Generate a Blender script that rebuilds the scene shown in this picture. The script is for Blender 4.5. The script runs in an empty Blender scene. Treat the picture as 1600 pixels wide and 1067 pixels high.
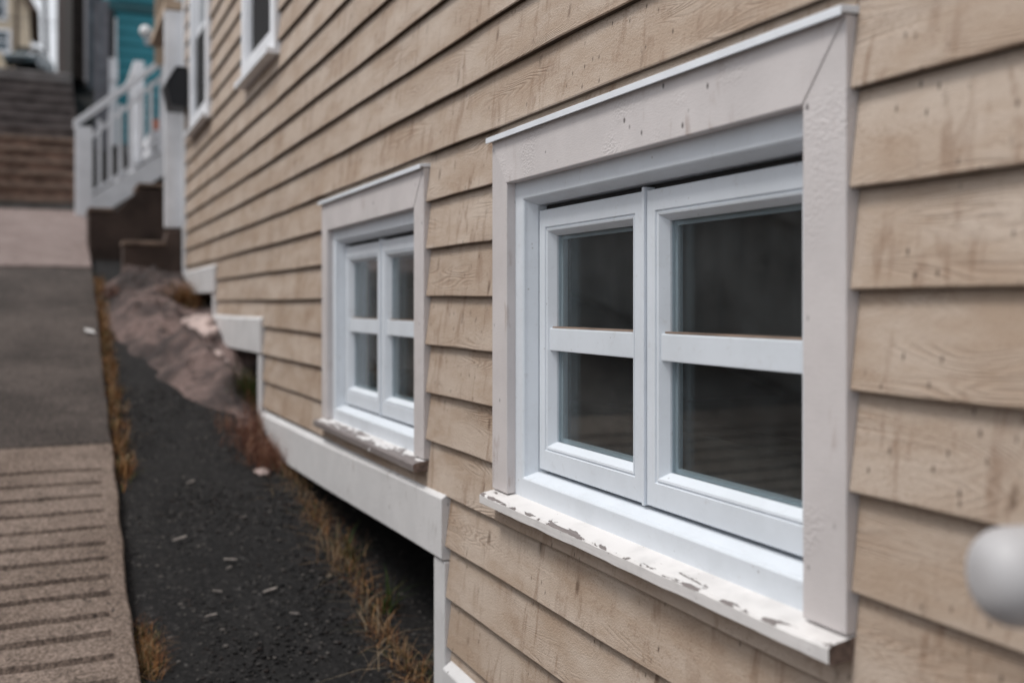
import bpy, bmesh, math, random
from mathutils import Vector, noise
R = math.radians
rnd = random.Random(7)
scene = bpy.context.scene
C = scene.collection

# ------------------------------------------------------------------ camera, sky, sun, exposure
# x runs up the lane along the house wall, y points from the wall to the street, z = 0 is eye level
cam_d = bpy.data.cameras.new('camera')
cam_d.lens = 35.0; cam_d.sensor_width = 36.0; cam_d.shift_y = -0.0372
cam_d.clip_start = 0.05; cam_d.clip_end = 2000
cam_d.dof.use_dof = True; cam_d.dof.focus_distance = 1.90; cam_d.dof.aperture_fstop = 2.0
cam = bpy.data.objects.new('camera', cam_d); C.objects.link(cam)
cam.location = (0, 0.942, 0)
cam.rotation_euler = (R(90), 0, R(-90 - 24.9))
scene.camera = cam

world = bpy.data.worlds.new('World'); scene.world = world; world.use_nodes = True
wn = world.node_tree; wn.nodes.clear()
SUN_EL, SUN_AZ = R(60), R(8)           # azimuth measured from +y (street side) towards +x
sky = wn.nodes.new('ShaderNodeTexSky'); sky.sky_type = 'NISHITA'; sky.sun_disc = False
sky.sun_elevation = SUN_EL; sky.sun_rotation = SUN_AZ
sky.air_density = 1.0; sky.dust_density = 4.0; sky.ozone_density = 1.0
hs = wn.nodes.new('ShaderNodeHueSaturation'); hs.inputs['Saturation'].default_value = 0.30
bg = wn.nodes.new('ShaderNodeBackground'); bg.inputs['Strength'].default_value = 0.15
wo = wn.nodes.new('ShaderNodeOutputWorld')
cloud = wn.nodes.new('ShaderNodeMix'); cloud.data_type = 'RGBA'          # even cloud cover over the clear sky
cloud.inputs[0].default_value = 0.72; cloud.inputs[7].default_value = (4.6, 4.75, 5.0, 1)
wn.links.new(sky.outputs[0], hs.inputs['Color']); wn.links.new(hs.outputs[0], cloud.inputs[6]); wn.links.new(cloud.outputs[2], bg.inputs['Color'])
wn.links.new(bg.outputs[0], wo.inputs['Surface'])

sd = bpy.data.lights.new('sun', 'SUN'); sd.energy = 1.5; sd.angle = R(15); sd.color = (1.0, 0.97, 0.93)
so = bpy.data.objects.new('sun', sd); C.objects.link(so)
to_sun = Vector((math.sin(SUN_AZ)*math.cos(SUN_EL), math.cos(SUN_AZ)*math.cos(SUN_EL), math.sin(SUN_EL)))
so.rotation_euler = to_sun.to_track_quat('Z', 'Y').to_euler(); so.location = (2, 6, 12)

vs = scene.view_settings
vs.view_transform = 'Standard'; vs.look = 'None'; vs.exposure = 0.27; vs.gamma = 1.0; vs.use_curve_mapping = False
scene.cycles.max_bounces = 5; scene.cycles.diffuse_bounces = 3; scene.cycles.glossy_bounces = 3; scene.cycles.transparent_max_bounces = 12

# ------------------------------------------------------------------ material helpers
class NT:
    def __init__(s, name):
        s.m = bpy.data.materials.new(name); s.m.use_nodes = True
        s.t = s.m.node_tree; s.t.nodes.clear()
        s.out = s.n('ShaderNodeOutputMaterial')
        s.b = s.n('ShaderNodeBsdfPrincipled'); s.t.links.new(s.b.outputs[0], s.out.inputs[0])
    def n(s, typ, **kw):
        nd = s.t.nodes.new(typ)
        for k, v in kw.items(): setattr(nd, k, v)
        return nd
    def put(s, sock, v):
        if isinstance(v, bpy.types.NodeSocket): s.t.links.new(v, sock)
        elif isinstance(v, (tuple, list)) and len(v) == 3 and sock.type == 'RGBA': sock.default_value = (*v, 1)
        else: sock.default_value = v
    def math(s, op, a, b=0.0, c=0.0, clamp=False):
        nd = s.n('ShaderNodeMath', operation=op, use_clamp=clamp)
        for i, v in enumerate((a, b, c)): s.put(nd.inputs[i], v)
        return nd.outputs[0]
    def coord(s, scale=(1, 1, 1), rand=0.0, kind='Object'):
        tc = s.n('ShaderNodeTexCoord'); v = tc.outputs[kind]
        if rand:
            oi = s.n('ShaderNodeObjectInfo')
            cx = s.n('ShaderNodeCombineXYZ')
            s.put(cx.inputs[0], s.math('MULTIPLY', oi.outputs['Random'], rand))
            s.put(cx.inputs[1], s.math('MULTIPLY', oi.outputs['Random'], rand*0.37))
            s.put(cx.inputs[2], s.math('MULTIPLY', oi.outputs['Random'], rand*0.71))
            va = s.n('ShaderNodeVectorMath', operation='ADD'); s.put(va.inputs[0], v); s.put(va.inputs[1], cx.outputs[0]); v = va.outputs[0]
        mp = s.n('ShaderNodeVectorMath', operation='MULTIPLY'); s.put(mp.inputs[0], v); mp.inputs[1].default_value = scale
        return mp.outputs[0]
    def noise(s, v, scale=1.0, detail=3.0, rough=0.55, dist=0.0):
        nd = s.n('ShaderNodeTexNoise'); s.put(nd.inputs['Vector'], v); nd.inputs['Scale'].default_value = scale
        nd.inputs['Detail'].default_value = detail; nd.inputs['Roughness'].default_value = rough; nd.inputs['Distortion'].default_value = dist
        return nd.outputs[0]
    def vor(s, v, scale=1.0, feature='F1', out='Distance', rand=1.0):
        nd = s.n('ShaderNodeTexVoronoi', feature=feature); s.put(nd.inputs['Vector'], v); nd.inputs['Scale'].default_value = scale
        nd.inputs['Randomness'].default_value = rand
        return nd.outputs[out]
    def ramp(s, v, a, b, lo=0.0, hi=1.0, smooth=True):
        nd = s.n('ShaderNodeMapRange'); nd.interpolation_type = 'SMOOTHSTEP' if smooth else 'LINEAR'
        s.put(nd.inputs[0], v); nd.inputs[1].default_value = a; nd.inputs[2].default_value = b
        nd.inputs[3].default_value = lo; nd.inputs[4].default_value = hi
        return nd.outputs[0]
    def mix(s, f, a, b, blend='MIX'):
        nd = s.n('ShaderNodeMix', data_type='RGBA', blend_type=blend)
        s.put(nd.inputs[0], f); s.put(nd.inputs[6], a); s.put(nd.inputs[7], b)
        return nd.outputs[2]
    def bump(s, h, strength=0.3, dist=0.002, normal=None):
        nd = s.n('ShaderNodeBump'); s.put(nd.inputs['Height'], h); nd.inputs['Strength'].default_value = strength
        nd.inputs['Distance'].default_value = dist
        if normal is not None: s.put(nd.inputs['Normal'], normal)
        return nd.outputs[0]
    def done(s, col, rough=0.6, normal=None, spec=0.35, metal=0.0):
        s.put(s.b.inputs['Base Color'], col); s.put(s.b.inputs['Roughness'], rough)
        s.b.inputs['Specular IOR Level'].default_value = spec; s.b.inputs['Metallic'].default_value = metal
        if normal is not None: s.put(s.b.inputs['Normal'], normal)
        return s.m

M = {}
def m_plain(key, col, rough=0.6, var=0.12, scale=6.0, spec=0.35, metal=0.0, bump=0.0, bscale=60):
    k = NT(key); v = k.coord()
    n = k.noise(v, scale, 4)
    dark = tuple(c*(1-var) for c in col); lite = tuple(min(1, c*(1+var)) for c in col)
    cc = k.mix(k.ramp(n, 0.3, 0.7), dark, lite)
    nm = k.bump(k.noise(v, bscale, 4), bump, 0.004) if bump else None
    M[key] = k.done(cc, rough, nm, spec, metal)

def m_clapboard(key, base, lite, brown):
    k = NT(key)
    P = k.coord(rand=60.0)
    def sc(t):
        nd = k.n('ShaderNodeVectorMath', operation='MULTIPLY'); k.put(nd.inputs[0], P); nd.inputs[1].default_value = t; return nd.outputs[0]
    # flat-sawn grain: contour lines of a noise stretched along the board
    field = k.noise(sc((1.5, 1, 11.0)), 1.0, 2.0, 0.45, 0.3)
    lines = k.math('POWER', k.math('MULTIPLY_ADD', k.math('SINE', k.math('MULTIPLY', field, 230.0)), 0.5, 0.5), 1.6)
    gmask = k.ramp(k.noise(sc((2.2, 1, 12.0)), 1.0, 2), 0.47, 0.70)
    grain = k.math('MULTIPLY', lines, gmask)
    # torn fibres and saw fuzz
    pit = k.noise(sc((190, 100, 260)), 1.0, 3, 0.7)
    pmask = k.ramp(k.noise(sc((5, 1, 14)), 1.0, 3), 0.40, 0.66)
    # weathering: soft clouds, vertical drips, knots, dark nail specks
    cloud = k.noise(sc((3.5, 1, 10.0)), 1.0, 5, 0.65)
    drip = k.noise(sc((30, 1, 7.0)), 1.0, 4, 0.65, 0.5)
    dm = k.noise(sc((4.5, 1, 5)), 1.0, 2)
    dripm = k.math('MULTIPLY', k.ramp(drip, 0.50, 0.70), k.ramp(dm, 0.38, 0.58))
    kn = k.vor(sc((16, 1, 8.0)), 1.0)
    knm = k.math('MULTIPLY', k.ramp(kn, 0.02, 0.20, 1.0, 0.0), k.ramp(drip, 0.46, 0.58))
    fine = k.vor(sc((52, 1, 24)), 1.0)
    finem = k.math('MULTIPLY', k.ramp(fine, 0.03, 0.17, 1.0, 0.0), k.ramp(dm, 0.50, 0.56))
    oi = k.n('ShaderNodeObjectInfo')
    col = k.mix(k.ramp(cloud, 0.34, 0.66), base, lite)
    col = k.mix(k.math('MULTIPLY', oi.outputs['Random'], 0.30), col, tuple(b*0.82 for b in base))
    col = k.mix(k.math('MULTIPLY', grain, 0.26), col, brown)
    col = k.mix(k.math('MULTIPLY', dripm, 0.55), col, brown)
    col = k.mix(k.math('MULTIPLY', k.math('MULTIPLY', k.ramp(pit, 0.50, 0.68), pmask), 0.50), col, brown)
    col = k.mix(k.math('MULTIPLY', knm, 0.70), col, tuple(b*0.45 for b in brown))
    col = k.mix(k.math('MULTIPLY', finem, 0.85), col, tuple(b*0.14 for b in brown))
    h = k.math('ADD', k.math('MULTIPLY', grain, -0.7), k.math('MULTIPLY', pit, 1.2))
    h = k.math('SUBTRACT', h, k.math('MULTIPLY', knm, 0.8))
    M[key] = k.done(col, 0.60, k.bump(h, 0.75, 0.0020), 0.3)
m_clapboard('clapboard', (0.44, 0.332, 0.25), (0.575, 0.48, 0.40), (0.215, 0.122, 0.072))

def m_casing(key, col, dirty):
    k = NT(key); P = k.coord(rand=30.0)
    def sc(t):
        nd = k.n('ShaderNodeVectorMath', operation='MULTIPLY'); k.put(nd.inputs[0], P); nd.inputs[1].default_value = t; return nd.outputs[0]
    cloud = k.noise(sc((7, 7, 7)), 1.0, 4, 0.6)
    saw = k.noise(sc((90, 90, 420)), 1.0, 3, 0.6)
    crack = k.vor(sc((170, 170, 210)), 1.0)
    cm = k.ramp(k.noise(sc((6, 6, 6)), 1.0, 2), 0.48, 0.62)
    sp = k.vor(sc((26, 26, 17)), 1.0)
    spm = k.math('MULTIPLY', k.ramp(sp, 0.03, 0.12, 1.0, 0.0), k.ramp(k.noise(sc((11, 11, 11)), 1.0, 1), 0.46, 0.54))
    st = k.noise(sc((34, 34, 10)), 1.0, 3, 0.6)
    stm = k.math('MULTIPLY', k.ramp(st, 0.56, 0.74), k.ramp(k.noise(sc((5, 5, 5)), 1.0, 1), 0.46, 0.6))
    c = k.mix(k.ramp(cloud, 0.3, 0.7), tuple(x*0.90 for x in col), col)
    c = k.mix(k.math('MULTIPLY', k.ramp(saw, 0.55, 0.8), 0.14), c, dirty)
    c = k.mix(k.math('MULTIPLY', stm, 0.55), c, dirty)
    c = k.mix(k.math('MULTIPLY', spm, 0.85), c, (0.05, 0.04, 0.037))
    h = k.math('ADD', k.math('MULTIPLY', saw, 0.5), k.math('MULTIPLY', k.math('MULTIPLY', crack, cm), 1.3))
    h = k.math('SUBTRACT', h, k.math('MULTIPLY', spm, 1.0))
    M[key] = k.done(c, 0.5, k.bump(h, 0.5, 0.0016), 0.35)
m_casing('casing', (0.655, 0.612, 0.603), (0.33, 0.24, 0.20))
m_casing('skirt_paint', (0.70, 0.69, 0.69), (0.24, 0.19, 0.15))

def m_peel(key, paint, front_y, amount, front):
    # paint flaked off towards the outer edge of a sill: the bare wood keeps its own grey
    k = NT(key); P = k.coord()
    def sc(t):
        nd = k.n('ShaderNodeVectorMath', operation='MULTIPLY'); k.put(nd.inputs[0], P); nd.inputs[1].default_value = t; return nd.outputs[0]
    sep = k.n('ShaderNodeSeparateXYZ'); k.put(sep.inputs[0], P)
    edge = k.math('ADD', k.ramp(sep.outputs[1], front_y-0.055, front_y-0.001, 0, 0.9), k.ramp(sep.outputs[1], front_y-0.014, front_y-0.002, 0, 0.55))
    face = k.ramp(sep.outputs[2], -0.4285, -0.4265, 0, 1)     # upper side and arris against the front edge
    n1 = k.noise(sc((12, 42, 24)), 1.0, 7, 0.62, 0.7)
    n2 = k.noise(sc((4.5, 6, 3)), 1.0, 2)
    v = k.math('ADD', k.math('MULTIPLY', edge, 0.20), k.math('ADD', n1, k.math('MULTIPLY', n2, 0.35)))
    v = k.math('ADD', v, k.math('MULTIPLY_ADD', face, -front, front))
    bare = k.ramp(v, 0.93-amount, 0.955-amount)
    wood = k.noise(sc((14, 260, 260)), 1.0, 4, 0.6)
    wc = k.mix(wood, (0.13, 0.11, 0.105), (0.30, 0.265, 0.255))
    dirt = k.noise(sc((14, 14, 14)), 1.0, 4)
    pc = k.mix(k.ramp(dirt, 0.45, 0.75), paint, tuple(x*0.85 for x in paint))
    sp = k.vor(sc((90, 110, 90)), 1.0)
    spm = k.math('MULTIPLY', k.ramp(sp, 0.06, 0.16, 1, 0), k.ramp(k.noise(sc((13, 20, 13)), 1.0, 1), 0.56, 0.62))
    pc = k.mix(k.math('MULTIPLY', spm, 0.75), pc, (0.17, 0.13, 0.12))
    col = k.mix(bare, pc, wc)
    h = k.math('SUBTRACT', k.math('MULTIPLY', wood, 0.35), k.math('MULTIPLY', bare, 1.0))
    h = k.math('SUBTRACT', h, k.math('MULTIPLY', spm, 0.6))
    M[key] = k.done(col, 0.55, k.bump(h, 0.8, 0.0022), 0.35)
m_peel('sill_flaking', (0.76, 0.735, 0.72), 0.071, -0.01, -0.22)
m_peel('sill_bare', (0.72, 0.70, 0.69), 0.071, 0.16, 0.02)

def m_vinyl():
    k = NT('vinyl'); v = k.coord()
    n = k.noise(v, 7, 5, 0.65); f_ = k.noise(v, 45, 5, 0.75); sp = k.vor(v, 48)
    c = k.mix(k.ramp(n, 0.35, 0.7), (0.72, 0.763, 0.815), (0.66, 0.70, 0.745))
    c = k.mix(k.math('MULTIPLY', k.ramp(f_, 0.56, 0.78), 0.35), c, (0.42, 0.40, 0.38))
    spm = k.math('MULTIPLY', k.ramp(sp, 0.05, 0.13, 1, 0), k.ramp(k.noise(v, 6, 1), 0.58, 0.64))
    c = k.mix(k.math('MULTIPLY', spm, 0.6), c, (0.20, 0.17, 0.15))
    M['vinyl'] = k.done(c, k.ramp(n, 0.3, 0.7, 0.34, 0.5), k.bump(f_, 0.10, 0.002), 0.42)
m_vinyl()
m_plain('flashing', (0.80, 0.83, 0.87), 0.35, 0.05, 12, 0.5)
m_plain('underside_shade', (0.055, 0.037, 0.024), 0.9, 0.3, 9)
m_plain('end_grain', (0.16, 0.115, 0.095), 0.85, 0.5, 60, bump=0.5, bscale=300)
m_plain('sheathing', (0.06, 0.045, 0.035), 0.9)
m_plain('room', (0.38, 0.36, 0.35), 0.9, 0.2, 1.5)
m_plain('reflection_fence', (0.36, 0.345, 0.34), 0.9, 0.3, 3)
m_plain('screen', (0.012, 0.012, 0.013), 0.9)
m_plain('gasket', (0.03, 0.028, 0.028), 0.6)
m_plain('spacer', (0.42, 0.46, 0.49), 0.35, 0.05, metal=0.3)
m_plain('white_paint', (0.81, 0.82, 0.845), 0.5, 0.07, 5, bump=0.05)
m_plain('dark_metal', (0.018, 0.019, 0.022), 0.45, 0.2)
m_plain('foundation', (0.15, 0.115, 0.095), 0.95, 0.5, 5, bump=0.7, bscale=14)
m_plain('dark_concrete', (0.070, 0.048, 0.039), 0.9, 0.35, 4, bump=0.4, bscale=25)
m_plain('coping', (0.22, 0.16, 0.125), 0.9, 0.3, 9, bump=0.3, bscale=40)
m_plain('step_brown', (0.175, 0.115, 0.09), 0.9, 0.45, 5, bump=0.4, bscale=30)
m_plain('step_grey', (0.125, 0.105, 0.10), 0.9, 0.35, 5, bump=0.4, bscale=30)
m_plain('step_pale', (0.30, 0.27, 0.26), 0.9, 0.25, 4, bump=0.3, bscale=30)
m_plain('step_mossy', (0.17, 0.165, 0.155), 0.9, 0.25, 6, bump=0.3, bscale=30)
m_plain('turquoise', (0.026, 0.19, 0.235), 0.6, 0.08, 3)
m_plain('turquoise_dark', (0.020, 0.085, 0.10), 0.6, 0.1)
m_plain('plank_brown', (0.12, 0.075, 0.06), 0.85, 0.3, 7, bump=0.3)
m_plain('plank_rust', (0.034, 0.021, 0.017), 0.85, 0.3, 7)
m_plain('plank_dark', (0.024, 0.019, 0.016), 0.9, 0.3, 7, bump=0.3)
m_plain('plank_grey', (0.13, 0.13, 0.145), 0.85, 0.25, 6, bump=0.3)
m_plain('yellow_paint', (0.70, 0.58, 0.43), 0.7, 0.08, 1)
m_plain('roof_brown', (0.12, 0.085, 0.065), 0.9, 0.2)
m_plain('beige_panel', (0.44, 0.335, 0.245), 0.65, 0.1, 4)
m_plain('car_paint', (0.035, 0.065, 0.078), 0.3, 0.1, 2, 0.6)
m_plain('tyre', (0.012, 0.012, 0.012), 0.85)
m_plain('headlight', (0.8, 0.82, 0.84), 0.2, 0.05, spec=0.6)
m_plain('terracotta', (0.30, 0.09, 0.045), 0.85, 0.2)
m_plain('globe', (0.82, 0.82, 0.82), 0.25, 0.03, spec=0.5)
m_plain('chip', (0.25, 0.22, 0.20), 0.8, 0.3, 40)
m_plain('paper', (0.75, 0.74, 0.73), 0.7, 0.1)
m_plain('pipe_paint', (0.47, 0.46, 0.465), 0.5, 0.04, 6, 0.45)
m_plain('pole_wood', (0.045, 0.042, 0.043), 0.9, 0.3)
m_plain('stone_pale', (0.47, 0.37, 0.34), 0.9, 0.25, 7, bump=0.6, bscale=20)
m_plain('leaf_dark', (0.03, 0.03, 0.022), 0.8, 0.4, 12)

def m_glass(key):
    k = NT(key); k.t.nodes.remove(k.b)
    lw = k.n('ShaderNodeLayerWeight'); lw.inputs['Blend'].default_value = 0.5
    p5 = k.math('POWER', lw.outputs['Facing'], 5.0)
    fr = k.math('MULTIPLY_ADD', p5, 0.92, 0.07, True)
    tr = k.n('ShaderNodeBsdfTransparent'); tr.inputs[0].default_value = (0.90, 0.94, 0.95, 1)
    gl = k.n('ShaderNodeBsdfGlossy'); gl.inputs['Roughness'].default_value = 0.02
    v = k.coord()
    k.put(gl.inputs['Normal'], k.bump(k.noise(v, 3.0, 2), 0.10, 0.004))
    ms = k.n('ShaderNodeMixShader'); k.put(ms.inputs[0], fr); k.put(ms.inputs[1], tr.outputs[0]); k.put(ms.inputs[2], gl.outputs[0])
    df = k.n('ShaderNodeBsdfDiffuse'); df.inputs[0].default_value = (0.75, 0.75, 0.76, 1)   # faint pale haze mixed in to lighten the dark panes
    m2 = k.n('ShaderNodeMixShader'); k.put(m2.inputs[0], k.ramp(k.noise(v, 9.0, 4, 0.65), 0.3, 0.75, 0.003, 0.012))
    k.put(m2.inputs[1], ms.outputs[0]); k.put(m2.inputs[2], df.outputs[0])
    k.t.links.new(m2.outputs[0], k.out.inputs[0]); M[key] = k.m
m_glass('glass')
m_plain('dark_glass', (0.008, 0.009, 0.010), 0.08, 0.2, spec=0.5)
m_plain('far_glass', (0.10, 0.13, 0.15), 0.15, 0.3, 0.7, spec=0.5)

def m_asphalt():
    k = NT('asphalt'); v = k.coord()
    big = k.noise(v, 1.4, 4); mid = k.noise(v, 11, 5, 0.7); gr = k.noise(v, 60, 4, 0.9); st2 = k.vor(v, 110, out='Color')
    sepc = k.n('ShaderNodeSeparateColor'); k.put(sepc.inputs[0], st2)
    c = k.mix(k.ramp(big, 0.3, 0.7), (0.0060, 0.0056, 0.0058), (0.0105, 0.0098, 0.0098))
    c = k.mix(k.ramp(mid, 0.48, 0.75), c, (0.020, 0.0185, 0.018))
    c = k.mix(k.math('MULTIPLY', k.ramp(gr, 0.50, 0.66), 0.9), c, (0.042, 0.039, 0.038))
    c = k.mix(k.math('MULTIPLY', k.ramp(sepc.outputs[0], 0.93, 0.98), k.ramp(gr, 0.45, 0.6)), c, (0.10, 0.092, 0.088))
    h = k.math('ADD', k.math('MULTIPLY', gr, 1.0), k.math('MULTIPLY', mid, 0.8))
    M['asphalt'] = k.done(c, 0.85, k.bump(h, 0.9, 0.008), 0.3)
m_asphalt()

def m_concrete(key, a, b, speck=0.5):
    k = NT(key); v = k.coord()
    big = k.noise(v, 2.2, 5, 0.6); mid = k.noise(v, 14, 6, 0.75); gr = k.noise(v, 95, 4, 0.85)
    holes = k.math('MULTIPLY', k.ramp(k.vor(v, 26), 0.06, 0.20, 1, 0), k.ramp(k.noise(v, 8, 1), 0.48, 0.56))
    c = k.mix(k.ramp(big, 0.3, 0.7), a, b)
    c = k.mix(k.math('MULTIPLY', k.ramp(mid, 0.48, 0.70), 0.75), c, tuple(x*0.5 for x in a))
    c = k.mix(k.math('MULTIPLY', k.ramp(gr, 0.48, 0.62), speck), c, tuple(x*0.45 for x in a))
    c = k.mix(k.math('MULTIPLY', k.ramp(gr, 0.50, 0.36), speck*0.8), c, tuple(min(1, x*1.6) for x in b))
    c = k.mix(k.math('MULTIPLY', holes, 0.8), c, (0.02, 0.017, 0.016))
    h = k.math('ADD', k.math('MULTIPLY', gr, 0.7), k.math('SUBTRACT', mid, holes))
    M[key] = k.done(c, 0.85, k.bump(h, 0.7, 0.005), 0.3)
m_concrete('concrete_tan', (0.155, 0.114, 0.090), (0.255, 0.198, 0.165), 0.8)
m_concrete('concrete_dark', (0.040, 0.032, 0.028), (0.108, 0.087, 0.077), 0.9)
m_concrete('concrete_pink', (0.23, 0.175, 0.16), (0.31, 0.245, 0.225))
m_concrete('groove_dark', (0.082, 0.058, 0.046), (0.175, 0.132, 0.108), 0.8)
def m_rock():
    k = NT('bedrock'); v = k.coord()
    big = k.noise(v, 2.6, 4, 0.6); mid = k.noise(v, 9, 5, 0.65, 0.4); gr = k.noise(v, 120, 3, 0.7); cr = k.vor(v, 3.2, 'DISTANCE_TO_EDGE')
    c = k.mix(k.ramp(big, 0.36, 0.62), (0.050, 0.040, 0.038), (0.235, 0.165, 0.148))
    c = k.mix(k.ramp(mid, 0.47, 0.66), c, (0.075, 0.056, 0.053))
    c = k.mix(k.math('MULTIPLY', k.ramp(gr, 0.5, 0.65), 0.5), c, (0.05, 0.04, 0.038))
    c = k.mix(k.ramp(cr, 0.0, 0.03, 0.22, 0), c, (0.03, 0.023, 0.02))
    h = k.math('ADD', k.math('MULTIPLY', mid, 1.5), k.math('ADD', k.math('MULTIPLY', gr, 0.4), k.ramp(cr, 0, 0.06, 0, 0.12)))
    M['bedrock'] = k.done(c, 0.85, k.bump(h, 0.9, 0.02), 0.3)
m_rock()

def m_grass(key, cols):
    k = NT(key); g = k.n('ShaderNodeNewGeometry')
    cr = k.n('ShaderNodeValToRGB'); cr.color_ramp.interpolation = 'CONSTANT'
    while len(cr.color_ramp.elements) < len(cols): cr.color_ramp.elements.new(0.5)
    for i, c in enumerate(cols):
        cr.color_ramp.elements[i].position = i/len(cols); cr.color_ramp.elements[i].color = (*c, 1)
    k.put(cr.inputs[0], g.outputs['Random Per Island'])
    M[key] = k.done(cr.outputs[0], 0.7, None, 0.2)
m_grass('dry_grass', [(0.28, 0.125, 0.04), (0.36, 0.20, 0.09), (0.19, 0.075, 0.03), (0.42, 0.28, 0.16), (0.12, 0.06, 0.03), (0.07, 0.075, 0.02)])
m_grass('red_grass', [(0.16, 0.06, 0.035), (0.24, 0.11, 0.065), (0.10, 0.04, 0.03), (0.30, 0.17, 0.11)])
m_grass('green_weed', [(0.03, 0.06, 0.012), (0.05, 0.085, 0.018), (0.10, 0.06, 0.02)])

# ------------------------------------------------------------------ mesh helpers
class MB:
    def __init__(s): s.v = []; s.f = []
    def add(s, vs, fs):
        o = len(s.v); s.v += [tuple(p) for p in vs]; s.f += [tuple(i+o for i in f) for f in fs]; return s
    def box(s, x0, x1, y0, y1, z0, z1):
        v = [(x0,y0,z0),(x1,y0,z0),(x1,y1,z0),(x0,y1,z0),(x0,y0,z1),(x1,y0,z1),(x1,y1,z1),(x0,y1,z1)]
        return s.add(v, [(0,3,2,1),(4,5,6,7),(0,1,5,4),(1,2,6,5),(2,3,7,6),(3,0,4,7)])
    def ring(s, x0, x1, z0, z1, prof, start=99, eb=0.0, et=0.0):
        # mitred frame in the xz plane, prof = closed loop of (inset, y)
        n = len(prof); v = []
        for q, (i, y) in enumerate(prof):
            b, t = (eb, et) if q >= start and i > 0.01 else (0, 0)
            v += [(x0+i, y, z0+i+b), (x1-i, y, z0+i+b), (x1-i, y, z1-i-t), (x0+i, y, z1-i-t)]
        f = []
        for p in range(n):
            q = (p+1) % n
            for c in range(4):
                d = (c+1) % 4
                f.append((p*4+c, p*4+d, q*4+d, q*4+c))
        return s.add(v, f)
    def prism(s, poly, axis, a, b):
        # poly in the two other axes
        def P(p, t):
            return {'x': (t, p[0], p[1]), 'y': (p[0], t, p[1]), 'z': (p[0], p[1], t)}[axis]
        n = len(poly); v = [P(p, a) for p in poly] + [P(p, b) for p in poly]
        f = [tuple(range(n-1, -1, -1)), tuple(range(n, 2*n))] + [(i, (i+1) % n, n+(i+1) % n, n+i) for i in range(n)]
        return s.add(v, f)
    def tube(s, pts, rad, k=10, cap=True):
        pts = [Vector(p) for p in pts]; rs = rad if isinstance(rad, (list, tuple)) else [rad]*len(pts)
        v = []
        for i, p in enumerate(pts):
            d = (pts[min(i+1, len(pts)-1)] - pts[max(i-1, 0)]).normalized()
            up = Vector((0,0,1)) if abs(d.z) < 0.9 else Vector((1,0,0))
            a = d.cross(up).normalized(); b = d.cross(a).normalized()
            for j in range(k):
                t = 2*math.pi*j/k; v.append(p + (a*math.cos(t)+b*math.sin(t))*rs[i])
        f = []
        for i in range(len(pts)-1):
            for j in range(k):
                q = (j+1) % k; f.append((i*k+j, i*k+q, (i+1)*k+q, (i+1)*k+j))
        if cap: f.append(tuple(range(k-1, -1, -1))); f.append(tuple((len(pts)-1)*k+j for j in range(k)))
        return s.add(v, f)
    def build(s, name, mat, parent=None, bevel=0.0, seg=2, smooth=False, recalc=True):
        me = bpy.data.meshes.new(name); me.from_pydata(s.v, [], s.f)
        if bevel or recalc:
            bm = bmesh.new(); bm.from_mesh(me)
            if recalc: bmesh.ops.recalc_face_normals(bm, faces=bm.faces)
            if bevel:
                ed = [e for e in bm.edges if len(e.link_faces) == 2 and e.calc_face_angle(0) > 0.5]
                bmesh.ops.bevel(bm, geom=ed, offset=bevel, segments=seg, profile=0.6, affect='EDGES', clamp_overlap=True)
            bm.to_mesh(me); bm.free()
        if smooth:
            for p in me.polygons: p.use_smooth = True
        me.materials.append(M[mat] if isinstance(mat, str) else mat)
        o = bpy.data.objects.new(name, me); C.objects.link(o)
        if parent is not None: o.parent = parent
        return o
def empty(name, loc=(0,0,0)):
    o = bpy.data.objects.new(name, None); C.objects.link(o); o.location = loc; o.empty_display_size = 0.1; return o
def tag(o, label=None, cat=None, group=None, kind=None):
    if label: o['label'] = label
    if cat: o['category'] = cat
    if group: o['group'] = group
    if kind: o['kind'] = kind
    return o
def bx(name, mat, parent, x0, x1, y0, y1, z0, z1, bevel=0.0):
    return MB().box(x0, x1, y0, y1, z0, z1).build(name, mat, parent, bevel)

# ------------------------------------------------------------------ the lie of the land
def gz(x):
    if x < 11.1: return -1.643 + 0.228*x
    if x < 14.7: return 0.888 + (x-11.1)*0.59
    if x < 84: return 3.012 + 0.208*(x-14.7)
    return 3.012 + 0.208*(84-14.7)
def walk_edge(x): return 0.729 - 0.015*(x-3.0)

def make_ground():
    xs = [-40, -20, -8] + [-4+0.35*i for i in range(44)] + [11.1, 12, 13, 14.7, 16, 20, 30, 45, 60, 72, 84, 100, 300, 900]
    xs = sorted(set(xs)); ys = [-400, -60, -20, -6] + [-2+0.25*i for i in range(18)] + [3, 6, 20, 60, 400]
    v = []; f = []
    for i, x in enumerate(xs):
        for j, y in enumerate(ys):
            z = gz(x)
            if 11.1 <= x <= 14.7: z -= 0.35
            if -4 < x < 11 and -2 < y < 2.4: z += 0.012*noise.noise(Vector((x*1.7, y*2.3, 0)))
            v.append((x, y, z))
    n = len(ys)
    for i in range(len(xs)-1):
        for j in range(n-1): f.append((i*n+j, (i+1)*n+j, (i+1)*n+j+1, i*n+j+1))
    o = MB().add(v, f).build('ground', 'asphalt', None, recalc=False, smooth=True)
    tag(o, kind='structure')
make_ground()

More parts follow.
